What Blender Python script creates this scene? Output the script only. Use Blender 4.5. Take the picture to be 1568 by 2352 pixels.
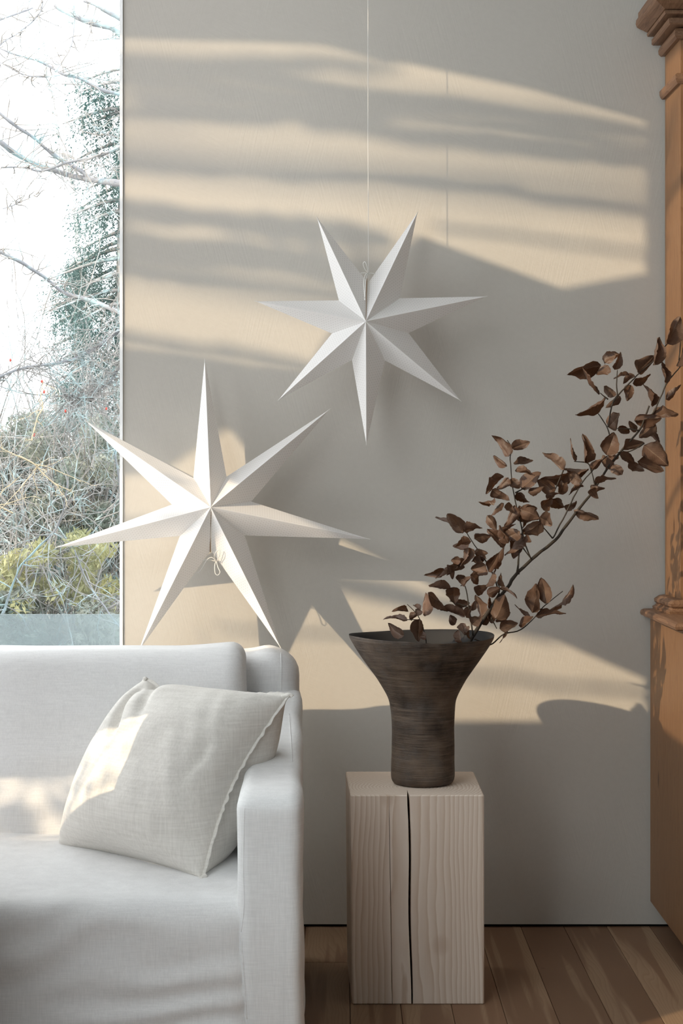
import bpy, bmesh, math, random
from mathutils import Vector, Matrix, noise
from mathutils.geometry import tessellate_polygon
R = random.Random(7)
for o in list(bpy.data.objects): bpy.data.objects.remove(o)
SC = bpy.context.scene
COL = SC.collection
# ------------------------------------------------------------------ camera
F = 3780.0; CY = 4.93; CH = 1.33; HX = 784.0; HY = 1110.0      # focal px, wall distance, eye height, principal point px
cam = bpy.data.cameras.new('camera'); camo = bpy.data.objects.new('camera', cam); COL.objects.link(camo)
camo.location = (0, -CY, CH); camo.rotation_euler = (math.pi/2, 0, 0)
cam.sensor_fit = 'VERTICAL'; cam.sensor_height = 36.0; cam.lens = F/2352*36.0
cam.shift_y = -(1176-HY)/2352.0; cam.clip_end = 300; cam.clip_start = 0.05
SC.camera = camo
# ------------------------------------------------------------------ world, sun, exposure
SKY = 5.2
w = bpy.data.worlds.new('world'); SC.world = w; w.use_nodes = True
bgn = w.node_tree.nodes['Background']; bgn.inputs[0].default_value = (0.94, 0.965, 1.0, 1); bgn.inputs[1].default_value = SKY
SUN = Vector((1.2, 1.0, -0.66))            # direction the light travels
sl = bpy.data.lights.new('sun', 'SUN'); sl.energy = 3.9; sl.angle = math.radians(0.6); sl.color = (1.0, 0.79, 0.54)
so = bpy.data.objects.new('sun', sl); COL.objects.link(so); so.rotation_euler = SUN.to_track_quat('-Z', 'Y').to_euler(); so.location = (-8, -6, 6)
vs = SC.view_settings; vs.view_transform = 'Standard'; vs.look = 'None'; vs.gamma = 1; vs.use_curve_mapping = False; vs.exposure = 0.0

def portal(name, loc, rot, sx, sy):          # light portals at the wall openings (sampling aid, give no light)
    l = bpy.data.lights.new(name, 'AREA'); l.shape = 'RECTANGLE'; l.size = sx; l.size_y = sy; l.cycles.is_portal = True
    o = bpy.data.objects.new(name, l); COL.objects.link(o); o.location = loc; o.rotation_euler = rot

def P(px, py, d):                            # pixel + distance from the camera -> world point
    return Vector(((px-HX)*d/F, d-CY, CH-(py-HY)*d/F))

# ------------------------------------------------------------------ material helpers
class NT:
    def __init__(s, name):
        s.m = bpy.data.materials.new(name); s.m.use_nodes = True; s.t = s.m.node_tree; s.n = s.t.nodes; s.l = s.t.links
        s.b = s.n['Principled BSDF']
    def add(s, typ, **kw):
        nd = s.n.new(typ)
        for k, v in kw.items():
            if k in nd.inputs: nd.inputs[k].default_value = v
            else: setattr(nd, k, v)
        return nd
    def link(s, a, b): s.l.new(a, b)
    def coord(s, kind='Object', scale=(1, 1, 1), rot=(0, 0, 0), loc=(0, 0, 0)):
        tc = s.add('ShaderNodeTexCoord'); mp = s.add('ShaderNodeMapping')
        mp.inputs['Scale'].default_value = scale; mp.inputs['Rotation'].default_value = rot; mp.inputs['Location'].default_value = loc
        s.link(tc.outputs[kind], mp.inputs[0]); return mp.outputs[0]
    def noise(s, vec, scale, detail=4, rough=.55, dist=0):
        nd = s.add('ShaderNodeTexNoise'); nd.inputs['Scale'].default_value = scale; nd.inputs['Detail'].default_value = detail
        nd.inputs['Roughness'].default_value = rough; nd.inputs['Distortion'].default_value = dist; s.link(vec, nd.inputs['Vector']); return nd.outputs['Fac']
    def ramp(s, fac, stops):
        r = s.add('ShaderNodeValToRGB'); e = r.color_ramp.elements
        while len(e) < len(stops): e.new(0.5)
        for el, (p, c) in zip(e, stops): el.position = p; el.color = (c, c, c, 1) if isinstance(c, (int, float)) else (*c, 1)
        s.link(fac, r.inputs[0]); return r.outputs[0]
    def math(s, op, a, b=None, c=None):
        nd = s.add('ShaderNodeMath', operation=op)
        for i, v in enumerate((a, b, c)):
            if v is None: continue
            if isinstance(v, (int, float)): nd.inputs[i].default_value = v
            else: s.link(v, nd.inputs[i])
        return nd.outputs[0]
    def mix(s, fac, a, b, mode='MIX'):
        nd = s.add('ShaderNodeMix', data_type='RGBA', blend_type=mode)
        for i, v in ((0, fac), (6, a), (7, b)):
            if isinstance(v, (int, float)): nd.inputs[i].default_value = v
            elif isinstance(v, tuple): nd.inputs[i].default_value = (*v, 1)
            else: s.link(v, nd.inputs[i])
        return nd.outputs[2]
    def bump(s, h, strength=.3, dist=.002, prev=None):
        nd = s.add('ShaderNodeBump'); nd.inputs['Strength'].default_value = strength; nd.inputs['Distance'].default_value = dist
        s.link(h, nd.inputs['Height'])
        if prev is not None: s.link(prev, nd.inputs['Normal'])
        return nd.outputs[0]
    def done(s, col=None, rough=.7, nrm=None, spec=.3):
        if col is not None:
            if isinstance(col, tuple): s.b.inputs['Base Color'].default_value = (*col, 1)
            else: s.link(col, s.b.inputs['Base Color'])
        if isinstance(rough, (int, float)): s.b.inputs['Roughness'].default_value = rough
        else: s.link(rough, s.b.inputs['Roughness'])
        s.b.inputs['Specular IOR Level'].default_value = spec
        if nrm is not None: s.link(nrm, s.b.inputs['Normal'])
        return s.m

def plain(name, col, rough=.6, var=.08, scale=20, spec=.3):
    t = NT(name); v = t.coord(); f = t.noise(v, scale)
    c = t.mix(f, tuple(x*(1-var) for x in col), tuple(min(1, x*(1+var)) for x in col)); return t.done(c, rough, None, spec)

def m_plaster():
    t = NT('greige_brushed_plaster'); v = t.coord()
    big = t.noise(v, 1.6, 3); fine = t.noise(v, 60, 4)
    col = t.mix(big, (.465, .44, .395), (.52, .49, .44))
    col = t.mix(t.ramp(fine, [(.3, 0.0), (.7, .25)]), col, (.56, .53, .48))
    # short brush strokes in three directions, swapped in patches
    hs = []
    for i, a in enumerate((0.75, -0.7, 1.45)):
        r = t.coord(rot=(0, a, 0), scale=(3.5, 3.5, 1)); mp = t.add('ShaderNodeMapping'); mp.inputs['Scale'].default_value = (75, 1, 6)
        t.link(r, mp.inputs[0]); hs.append(t.noise(mp.outputs[0], 1.0, 3, .6))
    m1 = t.ramp(t.noise(t.coord(loc=(3, 0, 1)), 3.2, 2), [(.46, 0.0), (.54, 1.0)]); m2 = t.ramp(t.noise(t.coord(loc=(9, 2, 5)), 2.6, 2), [(.50, 0.0), (.58, 1.0)])
    h = t.mix(m1, hs[0], hs[1]); h = t.mix(m2, h, hs[2])
    n = t.bump(h, .38, .0012); n = t.bump(fine, .3, .0007, n)
    return t.done(col, .85, n, .2)

def m_linen(name, c0, c1, weave=900, wr=.25):
    t = NT(name); v = t.coord()
    a = t.noise(t.coord(scale=(1, 1, .06)), weave*.55, 2, .6); b = t.noise(t.coord(scale=(.06, .06, 1)), weave*.55, 2, .6)
    f = t.math('ADD', a, b); f = t.math('MULTIPLY', f, .5)
    slub = t.ramp(t.noise(t.coord(scale=(1, 1, .05)), 70, 3), [(.55, 0.0), (.8, .5)])
    col = t.mix(t.ramp(f, [(.35, 0.0), (.65, 1.0)]), c0, c1); col = t.mix(slub, col, tuple(x*.93 for x in c0))
    n = t.bump(f, .35, .0009)
    wv = t.noise(t.coord(scale=(1.0, 1.0, 2.2)), 7, 4, .5, .6); n = t.bump(wv, wr, .012, n)
    m = t.done(col, .9, n, .15); t.b.inputs['Sheen Weight'].default_value = .15; return m

def m_wood_block():
    t = NT('pale_pine_block'); tc = t.add('ShaderNodeTexCoord'); sp = t.add('ShaderNodeSeparateXYZ'); t.link(tc.outputs['Object'], sp.inputs[0])
    nv = t.coord(scale=(1, 1, .16)); n1 = t.noise(nv, 9, 3, .5); n2 = t.noise(t.coord(scale=(1, 1, .3)), 30, 3, .5)
    dx = t.math('ADD', sp.outputs[0], 0.022); dy = t.math('ADD', sp.outputs[1], 0.055)
    r = t.math('SQRT', t.math('ADD', t.math('MULTIPLY', dx, dx), t.math('MULTIPLY', dy, dy)))
    r = t.math('ADD', r, t.math('MULTIPLY', n1, .040)); r = t.math('ADD', r, t.math('MULTIPLY', n2, .006))
    s = t.math('FRACT', t.math('MULTIPLY', r, 105.0)); ring = t.ramp(s, [(0, 0.0), (.62, .55), (.88, 1.0), (1.0, 0.0)])
    col = t.mix(ring, (.74, .635, .54), (.54, .40, .29))
    fib = t.noise(t.coord(scale=(60, 60, 1)), 5, 3); col = t.mix(t.math('MULTIPLY', fib, .35), col, (.78, .71, .63))
    vor = t.add('ShaderNodeTexVoronoi'); vor.inputs['Scale'].default_value = 5.5; t.link(t.coord(scale=(1, 1, .8), loc=(.3, .1, .15)), vor.inputs['Vector'])
    kn = t.ramp(vor.outputs['Distance'], [(0, 1.0), (.10, .5), (.16, 0.0)]); col = t.mix(t.math('MULTIPLY', kn, .55), col, (.38, .25, .16))
    n = t.bump(ring, .12, .0008); n = t.bump(fib, .15, .0005, n); return t.done(col, .75, n, .2)

def m_plank():
    t = NT('pine_floor_plank'); tc = t.add('ShaderNodeTexCoord'); oi = t.add('ShaderNodeObjectInfo')
    off = t.add('ShaderNodeVectorMath', operation='SCALE'); cmb = t.add('ShaderNodeCombineXYZ'); t.link(oi.outputs['Random'], cmb.inputs[0]); t.link(oi.outputs['Random'], cmb.inputs[1]); t.link(oi.outputs['Random'], cmb.inputs[2])
    t.link(cmb.outputs[0], off.inputs[0]); off.inputs['Scale'].default_value = 37
    ad = t.add('ShaderNodeVectorMath', operation='ADD'); t.link(tc.outputs['Object'], ad.inputs[0]); t.link(off.outputs[0], ad.inputs[1]); v = ad.outputs[0]
    def mp(sc):
        m = t.add('ShaderNodeMapping'); m.inputs['Scale'].default_value = sc; t.link(v, m.inputs[0]); return m.outputs[0]
    d = t.noise(mp((1, .22, 1)), 5, 3, .5); sx = t.add('ShaderNodeSeparateXYZ'); t.link(v, sx.inputs[0])
    x = t.math('ADD', sx.outputs[0], t.math('MULTIPLY', d, .25)); g = t.math('FRACT', t.math('MULTIPLY', x, 95))
    ring = t.ramp(g, [(0, 0.0), (.6, .4), (.9, 1.0), (1, 0.0)])
    band = t.ramp(t.noise(mp((9, .35, 1)), 1.6, 2), [(.50, 0.0), (.54, 1.0)])
    c = t.mix(band, (.20, .113, .066), (.30, .195, .12)); c = t.mix(t.math('MULTIPLY', ring, .45), c, (.20, .115, .065))
    vor = t.add('ShaderNodeTexVoronoi'); vor.inputs['Scale'].default_value = 5.5; t.link(mp((1.0, 1.25, 0)), vor.inputs['Vector'])
    kn = t.ramp(vor.outputs['Distance'], [(0, 1.0), (.045, .9), (.075, 0.0)]); c = t.mix(t.math('MULTIPLY', kn, .85), c, (.075, .035, .02))
    tint = t.math('ADD', t.math('MULTIPLY', oi.outputs['Random'], .3), .85)
    sc = t.add('ShaderNodeVectorMath', operation='SCALE'); t.link(c, sc.inputs[0]); t.link(tint, sc.inputs['Scale'])
    n = t.bump(ring, .1, .0006); return t.done(sc.outputs[0], .55, n, .3)

def m_cabinet(name, a, b, dark, axis=2):
    t = NT(name); sc = [9, 9, 9]; sc[axis] = .7
    v = t.coord(scale=tuple(sc)); n1 = t.noise(v, 2.2, 4, .6, .4); s = t.math('FRACT', t.math('MULTIPLY', n1, 11.0))
    ring = t.ramp(s, [(0, 0.0), (.7, .5), (.93, 1.0), (1, 0.0)])
    fine = t.noise(t.coord(scale=tuple(x*9 for x in sc)), 2, 3)
    c = t.mix(ring, a, b); c = t.mix(t.math('MULTIPLY', fine, .35), c, dark)
    vor = t.add('ShaderNodeTexVoronoi'); vor.inputs['Scale'].default_value = 4; s2 = [1.6, 1.6, 1.6]; s2[axis] = .7; t.link(t.coord(scale=tuple(s2)), vor.inputs['Vector'])
    kn = t.ramp(vor.outputs['Distance'], [(0, 1.0), (.05, .8), (.09, 0.0)]); c = t.mix(kn, c, (.07, .03, .012))
    n = t.bump(ring, .12, .0006); return t.done(c, .5, n, .35)

def m_vase():
    t = NT('rough_dark_stoneware'); v = t.coord(scale=(1, 1, 1))
    blot = t.noise(v, 11, 4, .55); bl2 = t.noise(t.coord(loc=(4, 1, 2)), 22, 4, .6)
    ln = t.noise(t.coord(scale=(9, 9, 190)), 1.0, 5, .7); ln2 = t.noise(t.coord(scale=(22, 22, 420)), 1.0, 3, .7)
    c = t.mix(t.ramp(blot, [(.32, 0.0), (.68, 1.0)]), (.026, .016, .011), (.14, .098, .068))
    c = t.mix(t.ramp(bl2, [(.45, 0.0), (.75, .6)]), c, (.11, .096, .086))
    c = t.mix(t.ramp(ln, [(.5, 0.0), (.68, .6)]), c, (.19, .14, .10)); c = t.mix(t.ramp(ln, [(.30, .8), (.42, 0.0)]), c, (.012, .008, .006))
    h = t.math('ADD', t.math('MULTIPLY', ln, 1.2), ln2); n = t.bump(h, .8, .0022); n = t.bump(blot, .3, .01, n)
    return t.done(c, .62, n, .4)

def m_leaf():
    t = NT('dried_beech_leaf'); uv = t.coord('UV'); sp = t.add('ShaderNodeSeparateXYZ'); t.link(uv, sp.inputs[0])
    av = t.math('ABSOLUTE', t.math('SUBTRACT', sp.outputs[1], .5))
    vein = t.math('FRACT', t.math('MULTIPLY', t.math('SUBTRACT', sp.outputs[0], t.math('MULTIPLY', av, .8)), 11.0))
    vr = t.ramp(vein, [(0, 1.0), (.14, .2), (.86, .2), (1.0, 1.0)]); mid = t.ramp(av, [(0, 1.0), (.03, 0.0)])
    oi = t.add('ShaderNodeObjectInfo'); nz = t.noise(t.coord(scale=(.03, .03, .03)), 40, 4)
    c = t.mix(oi.outputs['Random'], (.075, .040, .025), (.19, .128, .095)); c = t.mix(t.math('MULTIPLY', nz, .7), c, (.085, .034, .017))
    c = t.mix(t.math('MULTIPLY', vr, .30), c, (.27, .17, .11)); c = t.mix(t.math('MULTIPLY', mid, .5), c, (.28, .19, .12))
    n = t.bump(vein, .6, .012); m = t.done(c, .5, n, .35)
    tr = t.add('ShaderNodeBsdfTranslucent'); tr.inputs[0].default_value = (.30, .11, .035, 1); mx = t.add('ShaderNodeMixShader'); mx.inputs[0].default_value = .10
    t.link(t.b.outputs[0], mx.inputs[1]); t.link(tr.outputs[0], mx.inputs[2]); t.link(mx.outputs[0], t.n['Material Output'].inputs[0]); return m

def m_paper():
    t = NT('perforated_white_paper'); uv = t.add('ShaderNodeUVMap'); sp = t.add('ShaderNodeSeparateXYZ'); t.link(uv.outputs[0], sp.inputs[0])
    def dots(ox, oy):
        a = t.math('SUBTRACT', t.math('FRACT', t.math('ADD', t.math('MULTIPLY', sp.outputs[0], 70.0), ox)), .5)
        b = t.math('SUBTRACT', t.math('FRACT', t.math('ADD', t.math('MULTIPLY', sp.outputs[1], 105.0), oy)), .5)
        a = t.math('MULTIPLY', a, 1.5)
        return t.math('SQRT', t.math('ADD', t.math('MULTIPLY', a, a), t.math('MULTIPLY', b, b)))
    d = t.math('MINIMUM', dots(0, 0), dots(.5, .5)); edge = t.math('GREATER_THAN', sp.outputs[1], .006)
    f = t.math('MULTIPLY', t.ramp(d, [(.07, 1.0), (.14, 0.0)]), edge)
    c = t.mix(t.math('MULTIPLY', f, .6), (.88, .865, .85), (.28, .24, .22))
    n = t.bump(t.noise(t.coord(), 180, 3), .08, .0006)
    m = t.done(c, .75, n, .2); tr = t.add('ShaderNodeBsdfTranslucent'); tr.inputs[0].default_value = (.8, .76, .70, 1); mx = t.add('ShaderNodeMixShader'); mx.inputs[0].default_value = .25
    t.link(t.b.outputs[0], mx.inputs[1]); t.link(tr.outputs[0], mx.inputs[2]); t.link(mx.outputs[0], t.n['Material Output'].inputs[0]); return m

def m_glass(name, tint, refl, alpha=0.0, col=(1, 1, 1)):
    t = NT(name); tp = t.add('ShaderNodeBsdfTransparent'); tp.inputs[0].default_value = (*tint, 1)
    gl = t.add('ShaderNodeBsdfGlossy'); gl.inputs['Roughness'].default_value = .02; fr = t.add('ShaderNodeFresnel'); fr.inputs[0].default_value = 1.45
    mx = t.add('ShaderNodeMixShader'); t.link(t.math('MULTIPLY', fr.outputs[0], refl), mx.inputs[0]); t.link(tp.outputs[0], mx.inputs[1]); t.link(gl.outputs[0], mx.inputs[2])
    out = mx.outputs[0]
    if alpha:
        df = t.add('ShaderNodeBsdfDiffuse'); df.inputs[0].default_value = (*col, 1); m2 = t.add('ShaderNodeMixShader'); m2.inputs[0].default_value = alpha
        t.link(out, m2.inputs[1]); t.link(df.outputs[0], m2.inputs[2]); out = m2.outputs[0]
    t.link(out, t.n['Material Output'].inputs[0]); return t.m

def m_bark(name, a, b, lich):
    t = NT(name); v = t.coord(); f = t.noise(v, 14, 4); g = t.ramp(t.noise(t.coord(loc=(3, 3, 3)), 6, 5, .65), [(.50, 0.0), (.62, 1.0)])
    c = t.mix(f, a, b); c = t.mix(g, c, lich); return t.done(c, .9, t.bump(f, .5, .02), .1)

def m_foliage(name, a, b):
    t = NT(name); f = t.noise(t.coord(), 2.4, 4); c = t.mix(t.ramp(f, [(.35, 0.0), (.65, 1.0)]), a, b); m = t.done(c, .8, None, .15)
    tr = t.add('ShaderNodeBsdfTranslucent'); t.link(c, tr.inputs[0]); mx = t.add('ShaderNodeMixShader'); mx.inputs[0].default_value = .3
    t.link(t.b.outputs[0], mx.inputs[1]); t.link(tr.outputs[0], mx.inputs[2]); t.link(mx.outputs[0], t.n['Material Output'].inputs[0]); return m

M = dict(
    plaster=m_plaster(), linen=m_linen('white_linen_slipcover', (.72, .715, .705), (.81, .805, .795), 700, .18), pillow=m_linen('natural_linen_pillow', (.62, .59, .54), (.74, .71, .66), 420, .2),
    block=m_wood_block(), plank=m_plank(), cab=m_cabinet('amber_pine_cabinet', (.25, .135, .066), (.18, .088, .040), (.12, .055, .025)),
    cabm=m_cabinet('dark_pine_moulding', (.24, .135, .078), (.13, .065, .036), (.085, .04, .022), 1), vase=m_vase(), leaf=m_leaf(), paper=m_paper(),
    vase_in=plain('dark_vase_inside', (.022, .021, .021), .7), stem=plain('dark_beech_bark', (.040, .030, .022), .7, .3, 60), bud=plain('brown_bud_bark', (.10, .06, .04), .7, .3, 60),
    cord=plain('white_cotton_cord', (.72, .70, .66), .8), trim=plain('white_painted_trim', (.90, .90, .89), .5), dark=plain('black_gap', (.012, .011, .010), .9), iron=plain('black_iron', (.015, .013, .012), .5),
    ceil=plain('pale_grey_ceiling', (.50, .50, .49), .9, .03), wallp=plain('greige_wall_paint', (.22, .21, .20), .9, .05), glass=m_glass('window_glass', (.96, .98, .98), .12),
    railglass=m_glass('blue_tinted_rail_glass', (.80, .86, .88), 1.0, .22, (.70, .76, .78)),
    bark=m_bark('lichen_covered_bark', (.184, .184, .202), (.276, .276, .287), (.299, .391, .414)), birch=m_bark('pale_birch_bark', (.384, .372, .372), (.288, .276, .264), (.456, .444, .432)),  # garden tones lightened to paint in the haze outside
    spruce=m_foliage('dark_spruce_needles', (.081, .143, .133), (.172, .230, .214)), hedge=m_foliage('grey_green_thicket', (.138, .180, .160), (.375, .362, .300)),
    yleaf=m_foliage('yellow_green_leaves', (.494, .456, .247), (.266, .275, .152)), twig=m_bark('grey_twigs', (.216, .204, .192), (.336, .312, .300), (.360, .456, .468)), berry=plain('red_rose_hips', (.45, .06, .04), .4),
    ground=plain('pale_winter_ground', (.30, .30, .26), .95, .25, 3), straw=plain('dry_straw_leaf', (.50, .40, .27), .8))

# ------------------------------------------------------------------ object helpers
def mesh_obj(name, verts, faces, mat, parent=None, smooth=True, uv=None):
    me = bpy.data.meshes.new(name); me.from_pydata([tuple(v) for v in verts], [], faces); me.materials.append(mat)
    if uv is not None:
        ul = me.uv_layers.new(name='UVMap'); i = 0
        for f in uv:
            for c in f: ul.data[i].uv = c; i += 1
    me.polygons.foreach_set('use_smooth', [smooth]*len(me.polygons)); me.update()
    o = bpy.data.objects.new(name, me); COL.objects.link(o)
    if parent is not None:
        o.parent = parent; o.matrix_parent_inverse = PW[parent.name] if parent.name in PW else Matrix()
    return o
PW = {}
def thing(name, label, cat, loc=(0, 0, 0), group=None):
    o = bpy.data.objects.new(name, None); COL.objects.link(o); o.location = loc; o['label'] = label; o['category'] = cat; o.empty_display_size = .1
    PW[o.name] = Matrix.Translation(-Vector(loc))
    if group: o['group'] = group
    return o
def reg(o): PW[o.name] = Matrix.Identity(4); return o
def struct(o): o['kind'] = 'structure'; return reg(o)
class MB:
    def __init__(s): s.v = []; s.f = []
    def box(s, x0, x1, y0, y1, z0, z1):
        b = len(s.v); s.v += [(x, y, z) for z in (z0, z1) for y in (y0, y1) for x in (x0, x1)]
        s.f += [tuple(b+i for i in q) for q in ((0, 2, 3, 1), (4, 5, 7, 6), (0, 1, 5, 4), (2, 6, 7, 3), (0, 4, 6, 2), (1, 3, 7, 5))]; return s
    def tube(s, pts, rad, seg=6, cap=True):
        pts = [Vector(p) for p in pts]; n = len(pts)
        if not isinstance(rad, (list, tuple)): rad = [rad]*n
        b = len(s.v); prev = None
        for i, p in enumerate(pts):
            t = (pts[min(i+1, n-1)]-pts[max(i-1, 0)]).normalized()
            a = (Vector((0, 0, 1)) if abs(t.z) < .9 else Vector((1, 0, 0))) if prev is None else prev
            u = (a - t*a.dot(t)).normalized(); prev = u; w_ = t.cross(u)
            for k in range(seg):
                an = 2*math.pi*k/seg; s.v.append(tuple(p+(u*math.cos(an)+w_*math.sin(an))*rad[i]))
        for i in range(n-1):
            for k in range(seg):
                k2 = (k+1) % seg; s.f.append((b+i*seg+k, b+i*seg+k2, b+(i+1)*seg+k2, b+(i+1)*seg+k))
        if cap: s.f.append(tuple(b+k for k in range(seg-1, -1, -1))); s.f.append(tuple(b+(n-1)*seg+k for k in range(seg)))
        return s
    def obj(s, name, mat, parent=None, smooth=False): return mesh_obj(name, s.v, s.f, mat, parent, smooth)
def spline(pts, n=6):
    pts = [Vector(p) for p in pts]; out = []
    for i in range(len(pts)-1):
        p0 = pts[max(i-1, 0)]; p1 = pts[i]; p2 = pts[i+1]; p3 = pts[min(i+2, len(pts)-1)]
        for k in range(n):
            t = k/n; out.append(.5*((2*p1)+(p2-p0)*t+(2*p0-5*p1+4*p2-p3)*t*t+(3*p1-p0-3*p2+p3)*t**3))
    out.append(pts[-1]); return out
def bevel_mod(o, w_=.003, s=2):
    m = o.modifiers.new('b', 'BEVEL'); m.width = w_; m.segments = s; m.limit_method = 'ANGLE'; return o
def wall_panel(name, plane, base, outer, holes, th, mat):
    """plane 'y' (x,z polygon at y=base) or 'x' (y,z polygon at x=base); solid sheet with real openings"""
    loops = [[Vector((a, b, 0)) for a, b in L] for L in [outer]+holes]; tri = tessellate_polygon(loops); flat = [p for L in loops for p in L]; n = len(flat)
    to3 = (lambda p, o: (p.x, base+o, p.y)) if plane == 'y' else (lambda p, o: (base+o, p.x, p.y))
    v = [to3(p, 0) for p in flat]+[to3(p, th) for p in flat]; f = [tuple(t) for t in tri]+[tuple(i+n for i in reversed(t)) for t in tri]; b = 0
    for L in loops:
        for i in range(len(L)):
            j = (i+1) % len(L); f.append((b+i, b+j, n+b+j, n+b+i))
        b += len(L)
    o = mesh_obj(name, v, f, mat, None, False); bm = bmesh.new(); bm.from_mesh(o.data); bmesh.ops.recalc_face_normals(bm, faces=bm.faces); bm.to_mesh(o.data); bm.free()
    return struct(o)

# ================================================================== ROOM SHELL
H = 3.8; WX = -0.655
# back wall, right of the big window (small black shadow gap at the floor)
o = MB().box(WX, 2.4, 0, .25, .009, H).obj('wall_back', M['plaster']); struct(o)
g = MB().box(WX, 2.4, .012, .25, -.02, .0088).obj('shadow_gap', M['dark'], o)
o = MB().box(-5.4, -2.75, 0, .25, 0, H).obj('wall_back_left', M['wallp']); struct(o)
o = MB().box(-2.75, WX, 0, .25, -.02, .42).obj('wall_under_window', M['wallp']); struct(o)
o = MB().box(-2.75, WX, 0, .25, 3.3, H).obj('wall_over_window', M['wallp']); struct(o)
win = MB().box(WX-.0085, WX+.0004, -.005, .06, .42, 3.3).box(-2.749, -2.70, 0, .08, .42, 3.3).obj('window_1', M['trim']); struct(win)
MB().box(-2.70, WX-.007, .03, .034, .42, 3.3).obj('pane', M['glass'], win)
MB().box(-2.749, WX-.0005, -.02, .06, .40, .44).obj('window_sill', M['trim'], win)
# unseen alcove wall added to mask the sun into patches; side window shaped likewise
def U(px, py): X = (px-HX)*CY/F; Z = CH-(py-HY)*CY/F; return (X-1.80, Z+.99)
AW = -1.5
upper = [U(80, 60), U(700, 85), U(1200, 190), U(1500, 270), U(1500, 624), U(1290, 662), U(960, 540), U(820, 660), U(700, 860), U(80, 770)]  # openings traced back along the sun from the wanted wall patches
lower = [U(80, 1075), U(330, 1070), U(500, 955), U(620, 1095), U(700, 1195), U(960, 1330), U(1490, 1560), U(1495, 1656), U(80, 1656)]
sun_slot = [(-2.3, .86), (-.95, .86), (-.95, 1.09), (-1.5, 1.11), (-2.3, 1.05)]  # low opening added to put sun on the pillow and sofa back
LX = -.85
wall_panel('sun_mask_wall', 'y', AW, [(-5.4, 0), (LX, 0), (LX, H), (-5.4, H)], [upper, lower, sun_slot, [(-5.3, .3), (-2.9, .3), (-2.9, 3.7), (-5.3, 3.7)]], -.04, M['wallp'])  # last opening added for more sky light
wall_panel('wall_left', 'x', LX, [(AW, 0), (-6.4, 0), (-6.4, H), (AW, H)], [[(-1.512, 1.6), (-2.2, 1.6), (-2.2, .12), (-4.4, .12), (-4.4, 3.6), (-1.512, 3.6)]], -.04, M['wallp'])  # outline stepped to sun the cabinet and keep block and vase shaded
wl = MB().box(LX-.04, LX, -3.0, -2.96, .12, 3.6).obj('window_2', M['trim']); struct(wl)
MB().box(LX-.025, LX-.02, -4.4, -2.2, .12, 3.6).box(LX-.025, LX-.02, -2.2, -1.512, 1.6, 3.6).obj('pane', M['glass'], wl)
wall_panel('wall_alcove_end', 'x', -5.4, [(AW-.04, 0), (.25, 0), (.25, H), (AW-.04, H)], [[(AW+.12, .4), (-.05, .4), (-.05, 3.4), (AW+.12, 3.4)]], -.04, M['wallp'])  # end opening added to let in more sky light
o = MB().box(2.4, 2.5, -6.5, .25, 0, H).obj('wall_right', M['wallp']); struct(o)
o = MB().box(LX-.04, 2.5, -6.5, -6.4, 0, H).obj('wall_front', M['wallp']); struct(o)
o = MB().box(-5.44, LX-.04, AW-.04, .25, H, H+.1).box(LX-.04, 2.5, -6.5, .25, H, H+.1).obj('ceiling', M['ceil']); struct(o)
# floor: base slab plus planks
fl = MB().box(LX, 2.4, -6.4, .25, -.12, -.0225).box(-5.4, LX, AW, .25, -.12, -.0225).obj('floor', M['dark']); struct(fl)
MB().box(-5.4, -.882, AW, 0, -.0225, -.002).obj('hidden_boards', M['plank'], fl)
pw = .129; x0 = .1507
pcache = {}
for i in range(-8, 17):
    xa = x0+i*pw
    cuts = [0.2] + sorted([R.uniform(-4.5, -1.2)], reverse=True) + [-6.4]
    if i == -1: cuts = [.2, -1.12, -3.9, -6.4]
    if i == -2: cuts = [.2, -.36, -3.0, -6.4]
    if i == -3: cuts = [.2, -.62, -3.6, -6.4]
    for ya, yb in zip(cuts[:-1], cuts[1:]):
        b_ = MB().box(0.0007, pw-.0007, -(ya-yb)+.0008, 0, -.021, R.uniform(-.0006, 0)).obj('plank', M['plank'], fl); b_.location = (xa, ya, 0); bevel_mod(b_, .0009, 1)

# ================================================================== SOFT FORMS
def rbox(h, r, n, warp):
    """rounded box surface with dense grid; warp maps local (x,y,z) + unit coords to world"""
    v = []; f = []; idx = {}
    def vert(p):
        k = (round(p[0], 5), round(p[1], 5), round(p[2], 5))
        if k not in idx: idx[k] = len(v); v.append(p)
        return idx[k]
    nx, ny, nz = n; N = (nx, ny, nz)
    def gp(a, i):   # cluster grid lines toward the edges
        return -1+2*i/N[a]
    for ax in range(3):
        u, w_ = [a for a in range(3) if a != ax]
        for s in (-1, 1):
            for i in range(N[u]):
                for j in range(N[w_]):
                    q = []
                    for di, dj in ((0, 0), (1, 0), (1, 1), (0, 1)):
                        p = [0, 0, 0]; p[ax] = s; p[u] = gp(u, i+di); p[w_] = gp(w_, j+dj); q.append(vert(tuple(p)))
                    if (s > 0) ^ (ax == 1): f.append(tuple(q))
                    else: f.append(tuple(reversed(q)))
    out = []
    for p in v:
        m = Vector((p[0]*h[0], p[1]*h[1], p[2]*h[2])); q = Vector([max(-h[a]+r, min(h[a]-r, m[a])) for a in range(3)]); d = m-q
        if d.length > 1e-7: m = q+d.normalized()*min(r, d.length*1.0 if d.length < r else r)
        out.append(warp(m, p))
    return out, f
def wr(p, s, a, st=(1, 1, 1)): return noise.noise(Vector((p.x*s*st[0], p.y*s*st[1], p.z*s*st[2])))*a
def lerp(a, b, t): return a+(b-a)*t
def sstep(a, b, x): t = max(0, min(1, (x-a)/(b-a))); return t*t*(3-2*t)

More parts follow.
